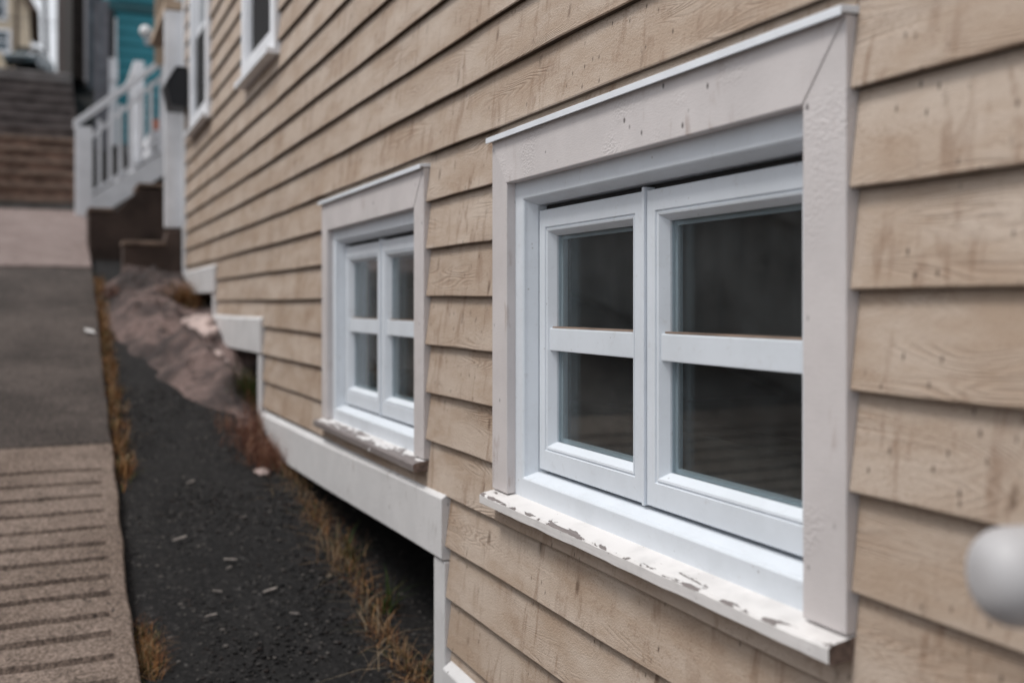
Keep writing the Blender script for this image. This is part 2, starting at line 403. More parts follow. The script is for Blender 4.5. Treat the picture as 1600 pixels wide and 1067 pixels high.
# ------------------------------------------------------------------ concrete walkway
walk = empty('walkway', (3, 1, gz(3))); tag(walk, kind='structure')
def child(o, p):
    o.parent = p; o.matrix_parent_inverse = p.matrix_basis.inverted(); return o
def slab(x0, x1, mat, lift, grooves, y1=3.06):
    # columns in y, rows in x; grooves are real troughs that stop short of the smooth border
    ys = [0.0, 0.006, 0.045, 0.057, 0.10, 0.16, 0.24, 0.35, 0.5, 0.8, y1]
    rows = [x0, x0+0.012]
    for g in grooves: rows += [g-0.016, g-0.005, g+0.005, g+0.016]
    x = x0 + 0.2
    while x < x1:
        if all(abs(x-g) > 0.03 for g in grooves): rows.append(x)
        x += 0.2
    rows += [x1-0.012, x1]; rows = sorted(rows)
    v = []; f = []; n = len(ys)
    for i, x in enumerate(rows):
        we = walk_edge(x) + 0.010*noise.noise(Vector((x*5, 1.3, 0)))
        for j, yy in enumerate(ys):
            z = gz(x) + lift + 0.004*noise.noise(Vector((x*4, yy*4, 5)))
            if any(abs(x-g) < 0.008 for g in grooves) and j >= 3: z -= max(0.003, 0.0125 + 0.009*noise.noise(Vector((x*7, yy*9, 2))))
            if j == 0: z -= 0.006
            if i in (0, len(rows)-1): z -= 0.007
            xx = x + 0.010*noise.noise(Vector((x*9, yy*7, 8)))
            v.append((xx, we+yy if j < n-1 else yy, z))
    for i in range(len(rows)-1):
        for j in range(n-1): f.append((i*n+j, (i+1)*n+j, (i+1)*n+j+1, i*n+j+1))
    # sides down into the ground
    m = len(v)
    for i in range(len(rows)): v.append((v[i*n][0], v[i*n][1]+0.002, v[i*n][2]-0.16))
    for i in range(len(rows)-1): f.append((i*n, m+i, m+i+1, (i+1)*n))
    for end in (0, len(rows)-1):
        b = len(v)
        for j in range(n): p = v[end*n+j]; v.append((p[0], p[1], p[2]-0.16))
        for j in range(n-1): f.append((end*n+j, end*n+j+1, b+j+1, b+j))
    o = MB().add(v, f).build('slab', mat, None)
    if grooves:                                               # darker concrete colour on the groove floors
        o.data.materials.append(M['groove_dark'])
        for p in o.data.polygons:
            vx = [o.data.vertices[q].co for q in p.vertices]
            if p.normal.z > 0.5 and max(a.x for a in vx)-min(a.x for a in vx) < 0.032 and min(a.z-gz(a.x) for a in vx) < lift-0.006 and all(x0+0.05 < a.x < x1-0.05 for a in vx) and min(a.y-walk_edge(a.x) for a in vx) > 0.045: p.material_index = 1
    return child(o, walk)
gr = [4.189,4.059,3.938,3.803,3.668,3.55,3.439,3.314,3.21,3.086,2.984]
x = 2.87
while x > 1.35: gr.append(x); x -= 0.118
slab(-1.6, 1.30, 'concrete_tan', 0.045, [0.1*i-1.4 for i in range(0, 26)])
slab(1.31, 4.47, 'concrete_tan', 0.045, gr)
slab(4.49, 8.2, 'concrete_dark', 0.04, [])
slab(8.22, 11.12, 'concrete_pink', 0.055, [])

# ------------------------------------------------------------------ bedrock beside the walkway
def make_rock():
    nx, ny = 110, 46; v = []; f = []
    for i in range(nx):
        x = 4.2 + 3.6*i/(nx-1)
        for j in range(ny):
            t = j/(ny-1); y = -0.45 + (walk_edge(x)-0.03+0.45)*t
            lim = 4.40 + (y-0.08)*2.9 + 0.12*noise.noise(Vector((y*6, x*2, 1)))                     # lower boundary of the outcrop runs diagonally
            e = max(0.0, min(1.0, (x-lim)/0.9 + 0.25*noise.noise(Vector((x*5, y*7, 6)))))
            p = Vector((x*1.5, y*2.2, 0))
            h = 0.5 + 0.6*noise.noise(p) + 0.35*noise.noise(p*2.7) + 0.30*noise.noise(p*7) + 0.20*abs(noise.noise(p*15))
            ledge = 0.05*math.floor(3*noise.noise(Vector((x*0.9, y*1.5, 3)))+1)
            edge = min(1.0, max(0.0, (walk_edge(x)-0.06-y)/0.14))
            hol = 1.0 if x > 5.5 else max(0.0, min(1.0, (y-0.03)/0.16 + max(0.0, (x-5.1)/0.4)))
            bul = 0.09*math.exp(-((x-5.25)/0.55)**2 - ((y-0.30)/0.22)**2) + 0.07*math.exp(-((x-6.6)/0.5)**2 - ((y-0.35)/0.2)**2)
            z = gz(x) - 0.03 + e*(0.03 + edge*hol*(0.11*max(0, h) + 0.6*ledge*e + bul))
            v.append((x, y, z))
    for i in range(nx-1):
        for j in range(ny-1): f.append((i*ny+j, (i+1)*ny+j, (i+1)*ny+j+1, i*ny+j+1))
    o = MB().add(v, f).build('bedrock', 'bedrock', None, recalc=False)
    tag(o, kind='structure')
make_rock()

# ------------------------------------------------------------------ the clapboard house
house = empty('clapboard_house')
tag(house, 'long beige clapboard house with white trimmed windows, stepping up the hill', 'house')
YC = 0.042                                   # face of the window casings
XN, XF = -1.6, 7.72
WIN = [(1.4985, 'near'), (3.045, 'far')]
HALF = 0.5485
UP = [(4.39, 5.218, 1.12, 2.62), (6.445, 7.32, 1.19, 2.72)]
SECT = [(XN, 2.355, -0.905), (2.355, 4.735, -0.49), (4.735, 6.2, -0.067), (6.2, XF, 0.23)]   # x range, foot of the boards
EXPO, Z0, TOP = 0.126, 0.0165, 3.4
holes = [(c-HALF, c+HALF, -0.447, 0.372) for c, _ in WIN] + [(a, b, c-0.03, d+0.012) for a, b, c, d in UP]

# sheathing behind the boards, with openings
def sheath():
    ops = [(c-0.497, c+0.474, -0.414, 0.266) for c, _ in WIN] + [(a+0.08, b-0.08, c+0.06, d-0.06) for a, b, c, d in UP]
    xs = sorted(set([XN, XF] + [s[1] for s in SECT[:-1]] + [v for o in ops for v in o[:2]]))
    zs = sorted(set([-1.0, TOP+0.2] + [s[2]-0.06 for s in SECT] + [v for o in ops for v in o[2:]]))
    mb = MB()
    for i in range(len(xs)-1):
        xm = (xs[i]+xs[i+1])/2
        foot = next(s[2] for s in SECT if s[0] <= xm <= s[1]) - 0.06
        run = None
        for j in range(len(zs)-1):
            zm = (zs[j]+zs[j+1])/2
            free = zm > foot and not any(o[0] < xm < o[1] and o[2] < zm < o[3] for o in ops)
            if free: run = [zs[j], zs[j+1]] if run is None else [run[0], zs[j+1]]
            if run and (not free or j == len(zs)-2):
                mb.box(xs[i], xs[i+1], -0.12, 0.0, *run); run = None
    mb.build('wall', 'sheathing', house)
sheath()

def board(x0, x1, z0, zlo, zhi):
    # one tapered board of the course that starts at z0, cut to [zlo, zhi]
    L = EXPO + 0.022; yb, yt, th = 0.0360, 0.0180, 0.0205
    n = max(2, int((x1-x0)/0.11)+1); ph = [rnd.uniform(0, 6.3) for _ in range(5)]
    amp = min(1.0, (x1-x0)/1.0)
    v = []; f = []
    def yf(z): return yb - (yb-yt)*max(0, (z-z0))/L
    whole = zlo <= z0 + 1e-6
    top = min(zhi, z0+L)
    tilt = rnd.uniform(-0.0012, 0.0012)
    for i in range(n+1):
        t = i/n; x = x0 + (x1-x0)*t
        w = 0.0013*math.sin(x*2.3+ph[0]) + 0.0007*math.sin(x*6.1+ph[1]) + 0.0005*math.sin(x*17+ph[2]) + tilt*(2*t-1)
        d = 0.0012*math.sin(x*1.9+ph[3]) + 0.0005*math.sin(x*9.3+ph[4])
        zb = max(zlo, z0) + (w if whole else 0)
        y1 = yf(max(zlo, z0)) + d
        pr = [(y1-th, zb), (y1-0.002, zb), (y1, zb+0.0025), (yf(max(zlo,z0)+(top-max(zlo,z0))*0.5)+d*0.6, (zb+top)/2), (yf(top), top), (yf(top)-0.008, top)]
        v += [(x, a, b) for a, b in pr]
    k = 6
    for i in range(n):
        for j in range(k): q = (j+1) % k; f.append((i*k+j, i*k+q, (i+1)*k+q, (i+1)*k+j))
    f.append(tuple(range(k-1, -1, -1))); f.append(tuple(n*k+j for j in range(k)))
    o = MB().add(v, f).build('clapboard', 'clapboard', house)
    o.data.materials.append(M['underside_shade'])                 # underside coloured dark to deepen the shadow line below each board
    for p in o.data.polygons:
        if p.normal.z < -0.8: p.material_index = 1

def cladding():
    nlo = math.floor((-0.905-Z0)/EXPO); nhi = int((TOP-Z0)/EXPO)
    for c in range(nlo, nhi):
        z0 = Z0 + c*EXPO; z1 = z0 + EXPO
        # x spans with their own vertical clip
        cuts = sorted(set([XN, XF] + [s[1] for s in SECT[:-1]] + [v for h in holes for v in h[:2]]))
        cells = []
        for a, b in zip(cuts, cuts[1:]):
            xm = (a+b)/2; foot = next(s[2] for s in SECT if s[0] <= xm <= s[1])
            parts = [(max(z0, foot), z1)] if z1 > foot + 0.012 else []
            for h in holes:
                if h[0] < xm < h[1]:
                    np_ = []
                    for lo, hi in parts:
                        if h[3] <= lo or h[2] >= hi: np_.append((lo, hi)); continue
                        if h[2] - lo > 0.006: np_.append((lo, h[2]))
                        if hi - h[3] > 0.006: np_.append((h[3], hi))
                    parts = np_
            cells.append((a, b, parts))
        # merge neighbouring full-height cells, then break into board lengths
        runs = []
        for a, b, parts in cells:
            for lo, hi in parts:
                if runs and abs(runs[-1][1]-a) < 1e-6 and runs[-1][2] == lo and runs[-1][3] == hi: runs[-1][1] = b
                else: runs.append([a, b, lo, hi])
        for a, b, lo, hi in runs:
            xs = [a]; lim = 3.7
            x = a + rnd.uniform(1.3, 4.2)
            while x < b - 0.6:
                if not (0.8 < x < 3.9 and z0 > 0.2): xs.append(x)
                x += rnd.uniform(2.2, 4.6)
            xs.append(b)
            for p, q in zip(xs, xs[1:]):
                board(p+(0.0012 if p > a else 0.001), q-(0.0012 if q < b else 0.001), z0, lo, hi + (0.022 if hi == z1 else 0.0))
cladding()

# stepped white skirt boards and the posts under them
def skirt(x0, x1, zt0, zt1, h, drop=0.0):
    # front board with a sloped water table edge on top
    prof = [(-0.02, -h), (0.043, -h), (0.048, -h+0.004), (0.048, -0.012), (0.024, 0.004), (-0.02, 0.004)]
    n = 10; v = []; f = []; k = len(prof)
    for i in range(n+1):
        t = i/n; x = x0+(x1-x0)*t; zz = zt0 + (zt1-zt0)*t + 0.002*math.sin(x*3.1)
        v += [(x, a, zz+b) for a, b in prof]
    for i in range(n):
        for j in range(k): q = (j+1) % k; f.append((i*k+j, i*k+q, (i+1)*k+q, (i+1)*k+j))
    f.append(tuple(range(k))); f.append(tuple(n*k+j for j in range(k-1, -1, -1)))
    MB().add(v, f).build('skirt_board', 'skirt_paint', house, 0.002, 1)
skirt(XN, 2.343, -0.912, -0.905, 0.30)
skirt(2.350, 4.74, -0.482, -0.512, 0.168)
skirt(4.735, 6.21, -0.064, -0.068, 0.176)
skirt(6.205, 7.70, 0.232, 0.236, 0.17)
bx('post', 'skirt_paint', house, 2.347, 2.425, -0.05, 0.040, -1.3, -0.652, 0.003)
bx('post', 'skirt_paint', house, 4.742, 4.84, -0.05, 0.040, -0.95, -0.244, 0.003)
bx('post', 'skirt_paint', house, 6.212, 6.31, -0.05, 0.040, -0.5, 0.058, 0.003)
bx('corner_board', 'white_paint', house, 7.70, 7.78, -0.10, YC+0.004, -0.05, TOP+0.2, 0.003)
bx('corner_board', 'white_paint', house, 7.80, 7.88, -0.1, 0.165, 0.565, 2.18, 0.004)
bx('corner_board', 'white_paint', house, 7.783, 7.798, 0.048, 0.075, 0.57, 2.17, 0.002)

# hidden sides, floor, roof: the house is closed all round
bx('foundation', 'foundation', house, XN, 7.6, -0.55, -0.40, -2.2, -0.30)
bx('floor', 'room', house, XN, 7.7, -6.0, -0.13, -0.62, -0.56)
bx('partition', 'room', house, XN, 7.7, -3.2, -3.1, -0.56, TOP)
bx('floor', 'room', house, XN, 7.7, -6.0, -0.13, 0.72, 0.80)
bx('side_wall', 'beige_panel', house, XN-0.12, XN-0.002, -6.0, 0.0, -2.2, TOP+0.2)
bx('side_wall', 'beige_panel', house, XF+0.002, XF+0.06, -6.0, -0.105, -0.6, TOP+0.2)
bx('back_wall', 'beige_panel', house, XN, XF, -6.12, -6.002, -2.2, TOP+0.2)
MB().prism([(0.22, TOP+0.21), (-6.3, TOP+0.21), (-3.1, TOP+1.9)], 'x', XN-0.2, XF+0.1).build('roof', 'roof_brown', house)

# ---- the two low casement windows
def pane(root, x0, x1, z0, z1, y):
    return bx('pane', 'glass', root, x0, x1, y-0.004, y, z0, z1)
def casement(xc, sill_mat):
    w = empty('window', (xc, 0, -0.07)); w.parent = house
    def ch(o): return child(o, w)
    xo0, xo1 = xc-HALF, xc+HALF; xi0, xi1 = xc-0.4695, xc+0.4695
    zb, zi, zt = -0.414, 0.261, 0.361
    # casing boards, mitred at the head
    g = 0.0005
    mb = MB().prism([(xo0, zb), (xi0, zb), (xi0, zi-g), (xo0, zt-g)], 'y', 0.001, YC); ch(mb.build('casing_board', 'casing', None, 0.0022))
    mb = MB().prism([(xi1, zb), (xo1, zb), (xo1, zt-g), (xi1, zi-g)], 'y', 0.001, YC-0.001); ch(mb.build('casing_board', 'casing', None, 0.0022))
    mb = MB().prism([(xi0+g, zi), (xi1-g, zi), (xo1-g, zt), (xo0+g, zt)], 'y', 0.001, YC+0.0012); ch(mb.build('casing_board', 'casing', None, 0.0022))
    # bent metal drip cap
    mb = MB().prism([(0.0, 0.3625), (0.052, 0.3615), (0.052, 0.3570), (0.0545, 0.3570), (0.0545, 0.3695), (0.0, 0.3745)], 'x', xo0-0.004, xo1+0.006)
    ch(mb.build('drip_cap', 'flashing', None, 0.0008, 1))
    # sill, worn and uneven along its front edge
    n = 60; v = []; f = []; k = 7
    for i in range(n+1):
        x = xo0-0.001 + (xo1-xo0+0.002)*i/n
        a = 0.0011*noise.noise(Vector((x*22, xc, 0))); b = 0.0016*noise.noise(Vector((x*30, xc, 4))); c = 0.0012*noise.noise(Vector((x*26, xc, 9)))
        v += [(x, -0.02, -0.440), (x, 0.066+b, -0.4475+c), (x, 0.071+a, -0.4445+c), (x, 0.0715+a, -0.4275+b), (x, 0.068+a, -0.4235+b*0.6), (x, 0.03, -0.4165), (x, -0.02, -0.410)]
    for i in range(n):
        for j in range(k): q = (j+1) % k; f.append((i*k+j, i*k+q, (i+1)*k+q, (i+1)*k+j))
    f.append(tuple(range(k))); f.append(tuple(n*k+j for j in range(k-1, -1, -1)))
    so_ = ch(MB().add(v, f).build('sill', sill_mat, None))
    so_.data.materials.append(M['end_grain'])
    for p in so_.data.polygons:
        if abs(p.normal.x) > 0.8: p.material_index = 1
    # white frame with a sloped reveal
    F = 0.0205
    mb = MB().ring(xi0-0.031, xi1+0.008, -0.420, 0.2688, [(0, -0.075), (0, F), (0.044, F), (0.0475, F-0.003), (0.049, F-0.010), (0.0575, -0.010), (0.0575, -0.034), (0.064, -0.036), (0.064, -0.075)])
    ch(mb.build('frame', 'vinyl', None, 0.0008, 1))
    # sashes
    zs0, zs1 = -0.3545, 0.1985
    for x0, x1 in ((xc-0.4410, xc-0.0075), (xc+0.0045, xc+0.4165)):
        S = -0.0115
        mb = MB().ring(x0, x1, zs0, zs1, [(0, -0.056), (0, S-0.002), (0.002, S), (0.0265, S), (0.028, S-0.0035), (0.030, S-0.0035), (0.0315, S-0.001), (0.0355, S-0.002), (0.0455, S-0.019), (0.0455, S-0.023), (0.0440, S-0.026), (0.0440, -0.048), (0.046, -0.050), (0.046, -0.056)], 3, 0.016, 0.010)
        ch(mb.build('sash', 'vinyl', None))
        gx0, gx1, gz0, gz1 = x0+0.0448, x1-0.0448, zs0+0.0448+0.016, zs1-0.0448-0.010
        zm = (gz0+gz1)/2
        for a, b in ((gz0, zm-0.004), (zm+0.004, gz1)):
            ch(pane(None, gx0, gx1, a, b, S-0.0235)); 
        ch(pane(None, gx0, gx1, gz0, gz1, -0.047))
        ch(MB().ring(gx0+0.001, gx1-0.001, gz0+0.001, gz1-0.001, [(0, -0.0405), (0, -0.0462), (0.008, -0.0462), (0.008, -0.0405)]).build('spacer', 'spacer', None))
        # glazing bar, lapped over the bead
        ch(bx('glazing_bar', 'vinyl', None, x0+0.0385, x1-0.0385, S-0.022, S-0.0045, zm-0.0245, zm+0.0225, 0.0022))
        ch(bx('glazing_strip', 'coping', None, x0+0.0445, x1-0.0445, S-0.0225, S-0.009, zm+0.0231, zm+0.0262))
    ch(bx('meeting_bead', 'vinyl', None, xc-0.0060, xc+0.0015, -0.05, -0.0065, -0.3565, 0.2050, 0.0018))
    # dark weather seals in the joints round the sashes
    ch(MB().ring(xc-0.4420, xc+0.4175, -0.356, 0.2098, [(-0.0002, -0.050), (-0.0002, -0.030), (0.010, -0.030), (0.010, -0.050)]).build('seal', 'gasket', None))
    return w
casement(WIN[0][0], 'sill_flaking')
casement(WIN[1][0], 'sill_bare')

# ---- upper storey sash windows
def sash_window(x0, x1, z0, z1):
    w = empty('window', ((x0+x1)/2, 0, z0)); w.parent = house
    def ch(o): return child(o, w)
    ch(MB().ring(x0, x1, z0, z1, [(0, 0.001), (0, YC+0.01), (0.095, YC+0.01), (0.095, 0.001)]).build('casing', 'white_paint', None, 0.002, 1))
    ch(bx('sill', 'white_paint', None, x0-0.004, x1+0.004, 0.0, 0.088, z0-0.028, z0-0.001, 0.003))
    ch(MB().ring(x0+0.085, x1-0.085, z0+0.065, z1-0.065, [(0, -0.1), (0, 0.034), (0.035, 0.034), (0.040, -0.06), (0.040, -0.1)]).build('frame', 'white_paint', None))
    zm = z0 + (z1-z0)*0.44
    for a, b, y in ((z0+0.104, zm+0.02, -0.020), (zm-0.02, z1-0.104, 0.012)):
        ch(MB().ring(x0+0.124, x1-0.124, a, b, [(0, y-0.03), (0, y), (0.035, y), (0.040, y-0.012), (0.040, y-0.03)]).build('sash', 'white_paint', None))
        ch(bx('pane', 'glass', None, x0+0.162, x1-0.162, y-0.024, y-0.02, a+0.038, b-0.038))
    ch(bx('insect_screen', 'screen', None, x0+0.135, x1-0.135, 0.014, 0.018, z0+0.112, zm-0.03))
for u in UP: sash_window(*u)
for a, b, c, d in UP:
    bx('dark_blind', 'room', house, a+0.05, b-0.05, -0.42, -0.40, c, d)

# white rounded rail end that pokes into the picture beside the near window
pts = []; rs = []; PR = 0.0425; TI = Vector((0.6045, 0.226, -0.234)); AX = Vector((-0.421, -0.907, 0.03)).normalized()
for i in range(13):
    t = i/12*math.pi/2; pts.append(TI + AX*0.034*(1-math.cos(t))); rs.append(max(0.001, PR*math.sin(t)**0.66))
pts += [TI + AX*0.12, TI + AX*0.222]; rs += [PR, PR]
rail = empty('handrail', TI + AX*0.22)
tag(rail, 'thick white rounded rail end sticking out from the wall at the right edge', 'handrail')
child(MB().tube(pts, rs, 28).build('rail', 'pipe_paint', None, smooth=True), rail)
fl = TI + AX*0.222
child(MB().tube([(fl.x, 0.030, fl.z), (fl.x, 0.044, fl.z)], 0.08, 28).build('wall_flange', 'pipe_paint', None, 0.003), rail)

# ------------------------------------------------------------------ black letter box by the corner
lb = empty('letter_box', (7.55, YC, 1.42)); tag(lb, 'black letter box on the white corner of the beige house', 'letter box')
child(MB().prism([(0.046, 1.40), (0.165, 1.40), (0.195, 1.545), (0.13, 1.665), (0.046, 1.665)], 'x', 7.40, 7.69).build('box', 'dark_metal', None, 0.006), lb)
child(MB().prism([(0.199, 1.542), (0.204, 1.552), (0.134, 1.678), (0.046, 1.678), (0.046, 1.668), (0.130, 1.668)], 'x', 7.385, 7.698).build('lid', 'dark_metal', None, 0.002), lb)

# ------------------------------------------------------------------ dark stepped retaining blocks
def stepped(name, label, poly, x0, x1, cop):
    r = empty(name, (x0, poly[0][0], gz(x0))); tag(r, label, 'retaining wall')
    child(MB().prism(poly, 'x', x0, x1).build('wall_block', 'dark_concrete', None, 0.012), r)
    for (a, b, z) in cop:
        child(bx('coping', 'coping', None, x0-0.012, x1+0.01, a, b, z, z+0.03, 0.008), r)
stepped('retaining_wall', 'dark stepped concrete block under the white corner post', [(-0.1, -0.2), (0.455, -0.2), (0.455, 0.42), (0.17, 0.43), (0.15, 0.54), (-0.1, 0.56)], 7.79, 8.05, [(0.16, 0.462, 0.428)])
stepped('retaining_wall', 'dark brown concrete block at the foot of the white stair railing', [(-0.2, 0.0), (0.655, 0.0), (0.655, 0.74), (0.46, 0.745), (0.28, 0.94), (-0.2, 0.96)], 8.75, 9.3, [(0.462, 0.662, 0.748), (-0.2, 0.285, 0.965)])

# ------------------------------------------------------------------ white entry stairs with railings
st = empty('entry_stairs', (11.0, 0.4, 0.85)); tag(st, 'white wooden entry stairs with baluster railing rising towards the turquoise house', 'stairs')
def sc_(o): return child(o, st)
def beam(p, q, w, h):
    # rectangular bar from p to q, w across x (or y), h up
    p, q = Vector(p), Vector(q); d = (q-p); s = Vector((0,0,1)).cross(d).normalized()*w/2; u = Vector((0,0,h/2))
    v = [p-s-u, p+s-u, p+s+u, p-s+u, q-s-u, q+s-u, q+s+u, q-s+u]
    return MB().add(v, [(0,1,2,3),(7,6,5,4),(0,4,5,1),(1,5,6,2),(2,6,7,3),(3,7,4,0)])
NX = 10.8
yA, zA, yB, zB = 0.66, 1.80, -0.14, 2.50              # hand rail line
sc_(bx('newel_post', 'white_paint', None, NX-0.02, NX+0.12, 0.555, 0.715, 0.80, 1.76, 0.006))
sc_(beam((NX+0.04, 0.73, 1.775), (NX+0.04, yB, zB+0.02), 0.11, 0.075).build('handrail', 'white_paint', None, 0.006))
sc_(beam((NX+0.045, 0.60, 1.63), (NX+0.045, yB, zB-0.13), 0.05, 0.05).build('under_rail', 'white_paint', None))
sc_(beam((NX+0.03, 0.60, 0.92), (NX+0.03, -0.16, 1.46), 0.07, 0.24).build('stringer', 'white_paint', None, 0.004))
sc_(beam((NX+0.045, 0.60, 1.085), (NX+0.045, -0.16, 1.63), 0.05, 0.045).build('bottom_rail', 'white_paint', None))
for i in range(7):
    y = 0.49 - 0.098*i; s_ = (zB-zA)/(yB-yA)
    sc_(bx('baluster', 'white_paint', None, NX+0.027, NX+0.065, y-0.018, y+0.018, 1.08+(0.6-y)*0.70, 1.70+(0.66-y)*0.86, 0.003))
sc_(bx('top_post', 'white_paint', None, NX, NX+0.09, -0.20, -0.10, 1.4, 2.56, 0.005))
for i in range(5):
    y = 0.60-0.15*i; z = 0.95+0.165*i
    sc_(bx('tread', 'white_paint', None, NX+0.08, NX+1.0, y-0.16, y+0.01, z, z+0.035, 0.004))
    sc_(bx('riser', 'white_paint', None, NX+0.08, NX+1.0, y-0.16, y-0.14, z+0.036, z+0.164))
sc_(beam((NX+1.04, 0.60, 0.95), (NX+1.04, -0.16, 1.55), 0.05, 0.24).build('stringer', 'white_paint', None))
sc_(bx('landing', 'white_paint', None, NX+0.1, 13.5, -1.2, 0.0, 1.72, 1.79))
sc_(bx('landing_skirt', 'white_paint', None, NX+1.07, 13.5, -0.03, 0.02, 1.48, 1.715))
sc_(bx('landing_post', 'white_paint', None, 11.9, 12.0, -0.02, 0.09, 1.3, 2.72, 0.005))
sc_(bx('landing_rail', 'white_paint', None, 12.0, 13.45, -0.02, 0.09, 2.64, 2.72, 0.005))
for i in range(9): sc_(bx('baluster', 'white_paint', None, 12.12+0.15*i, 12.16+0.15*i, 0.015, 0.055, 1.8, 2.64))
pot = MB().tube([(11.5, -0.16, 1.79), (11.5, -0.16, 1.97), (11.5, -0.16, 2.0)], [0.06, 0.085, 0.092], 14).build('flower_pot', 'terracotta', None, smooth=False)
tag(pot, 'small terracotta flower pot on the white stair landing', 'flower pot')

# porch side of the beige house, with its globe lamp
porch = empty('porch_hood', (9.0, 0.1, 2.2)); tag(porch, 'beige boarded porch hood above the entry stairs', 'porch hood')
child(bx('soffit', 'beige_panel', None, 7.80, 9.0, -0.6, 0.165, 2.19, 2.26), porch)
for i in range(4):
    child(bx('side_board', 'beige_panel', None, 10.40, 10.43, -0.115+0.045*i-0.06, -0.115+0.045*(i+1)-0.0625, 2.36, 3.3, 0.003), porch)
child(bx('trim', 'white_paint', None, 10.38, 10.44, -0.24, -0.176, 2.30, 3.3, 0.003), porch)
child(bx('side_board', 'beige_panel', None, 10.41, 10.44, -0.17, -0.13, 1.95, 2.358, 0.003), porch)
lamp = empty('porch_lamp', (10.3, 0.09, 2.6)); tag(lamp, 'round white globe lamp on the beige porch side', 'lamp')
gl = bpy.data.meshes.new('globe'); bm = bmesh.new(); bmesh.ops.create_uvsphere(bm, u_segments=20, v_segments=12, radius=0.06); bm.to_mesh(gl); bm.free()
for p in gl.polygons: p.use_smooth = True
gl.materials.append(M['globe']); go = bpy.data.objects.new('globe', gl); C.objects.link(go); go.parent = lamp; go.location = (0, 0.005, 0.045)
child(MB().tube([(10.3, 0.07, 2.52), (10.3, 0.07, 2.60)], [0.035, 0.05], 14).build('lamp_base', 'spacer', None), lamp)
child(MB().tube([(10.3, 0.07, 2.54), (10.41, 0.0, 2.54)], 0.014, 8).build('arm', 'spacer', None), lamp)

# ------------------------------------------------------------------ public steps up the lane
steps = empty('lane_steps', (11.1, 1.4, 0.887)); tag(steps, kind='structure')
NS = 13
for i in range(NS):
    x0 = 11.12 + 0.277*i; z1 = gz(11.1) + 0.012 + 0.1645*(i+1)
    mt = 'step_mossy' if i == 0 else ('step_brown' if i < 6 else 'step_grey')
    if i == NS-1: mt = 'step_pale'
    o = bx('step', mt, None, x0, x0+0.277+(0.6 if i == NS-1 else -0.002), 0.60+0.02*i*0.3, 2.6, z1-0.40, z1-0.042); child(o, steps)
    tr = bx('tread', 'step_pale' if i == NS-1 else ('coping' if i < 6 else 'step_grey'), None, x0-0.028, x0+0.277+(0.6 if i == NS-1 else -0.004), 0.605+0.02*i*0.3, 2.6, z1-0.040, z1, 0.006); child(tr, steps)
road = MB().add([(15.2, 0.5, gz(15.2)+0.03), (15.2, 9, gz(15.2)+0.03), (84, 14, gz(84)+0.03), (84, 0.2, gz(84)+0.03)], [(0, 1, 2, 3)]).build('road', 'concrete_dark', None)
tag(road, kind='structure')

# ------------------------------------------------------------------ houses up the lane
def house_box(name, label, X0, X1, Y0, Y1, zt, wall, n_planks=0, plank=None):
    r = empty(name, (X0, Y1, gz(X0))); tag(r, label, 'house')
    child(bx('wall', wall, None, X0, X1, Y0, Y1, gz(X0)-1.2, zt), r)
    child(MB().prism([(Y1+0.15, zt+0.002), (Y0-0.15, zt+0.002), ((Y0+Y1)/2, zt+1.6)], 'x', X0-0.1, X1+0.1).build('roof', 'roof_brown', None), r)
    return r
tq = house_box('turquoise_house', 'bright turquoise house with white corner board behind the stair railing', 13.62, 15.6, -5.0, 0.26, 6.0, 'turquoise')
child(bx('corner_board', 'white_paint', None, 13.58, 13.615, 0.17, 0.275, 1.9, 3.62, 0.003), tq)
child(bx('corner_board', 'white_paint', None, 13.55, 13.60, 0.16, 0.26, 2.82, 3.1, 0.003), tq)
child(bx('trim_band', 'turquoise_dark', None, 13.58, 13.615, -4.9, 0.27, 3.72, 3.84), tq)
child(bx('downpipe', 'dark_metal', None, 13.55, 13.60, 0.20, 0.27, 3.1, 3.72), tq)
for i in range(26):
    child(MB().prism([(13.60, 1.2+0.14*i+(0.02 if i else 0)), (13.618, 1.2+0.14*i), (13.618, 1.335+0.14*i)], 'y', -4.8, 0.165).build('clapboard', 'turquoise', None), tq)
scr = empty('plank_screen', (13.4, 0.4, gz(13.4))); tag(scr, 'narrow weathered grey plank screen between turquoise house and dark house', 'fence')
for i in range(2): child(bx('plank', 'plank_grey', None, 13.40, 13.43, 0.275+0.085*i, 0.275+0.085*(i+1)-0.008, 0.9, 3.78-0.03*i, 0.004), scr)
gy = house_box('grey_house', 'narrow weathered grey plank house between the turquoise and dark houses', 15.62, 17.3, -5.0, 0.45, 7.0, 'plank_grey')
for i in range(8): child(bx('plank', 'plank_grey', None, 15.59, 15.615, 0.45-0.14*(i+1)+0.006, 0.45-0.14*i, 1.5, 6.9, 0.004), gy)
bw = house_box('brown_house', 'tall dark brown plank house beside the lane steps', 17.32, 26, -5.0, 0.62, 9.0, 'plank_dark')
for i in range(3): child(bx('plank', 'plank_brown', None, 17.28, 17.315, 0.36-0.12*(i+1)+0.01, 0.36-0.12*i, 2.2, 8.9, 0.004), bw)
for i in range(2): child(bx('plank', 'plank_dark', None, 17.28, 17.315, 0.37+0.12*i, 0.37+0.12*(i+1)-0.01, 2.2, 8.9, 0.004), bw)

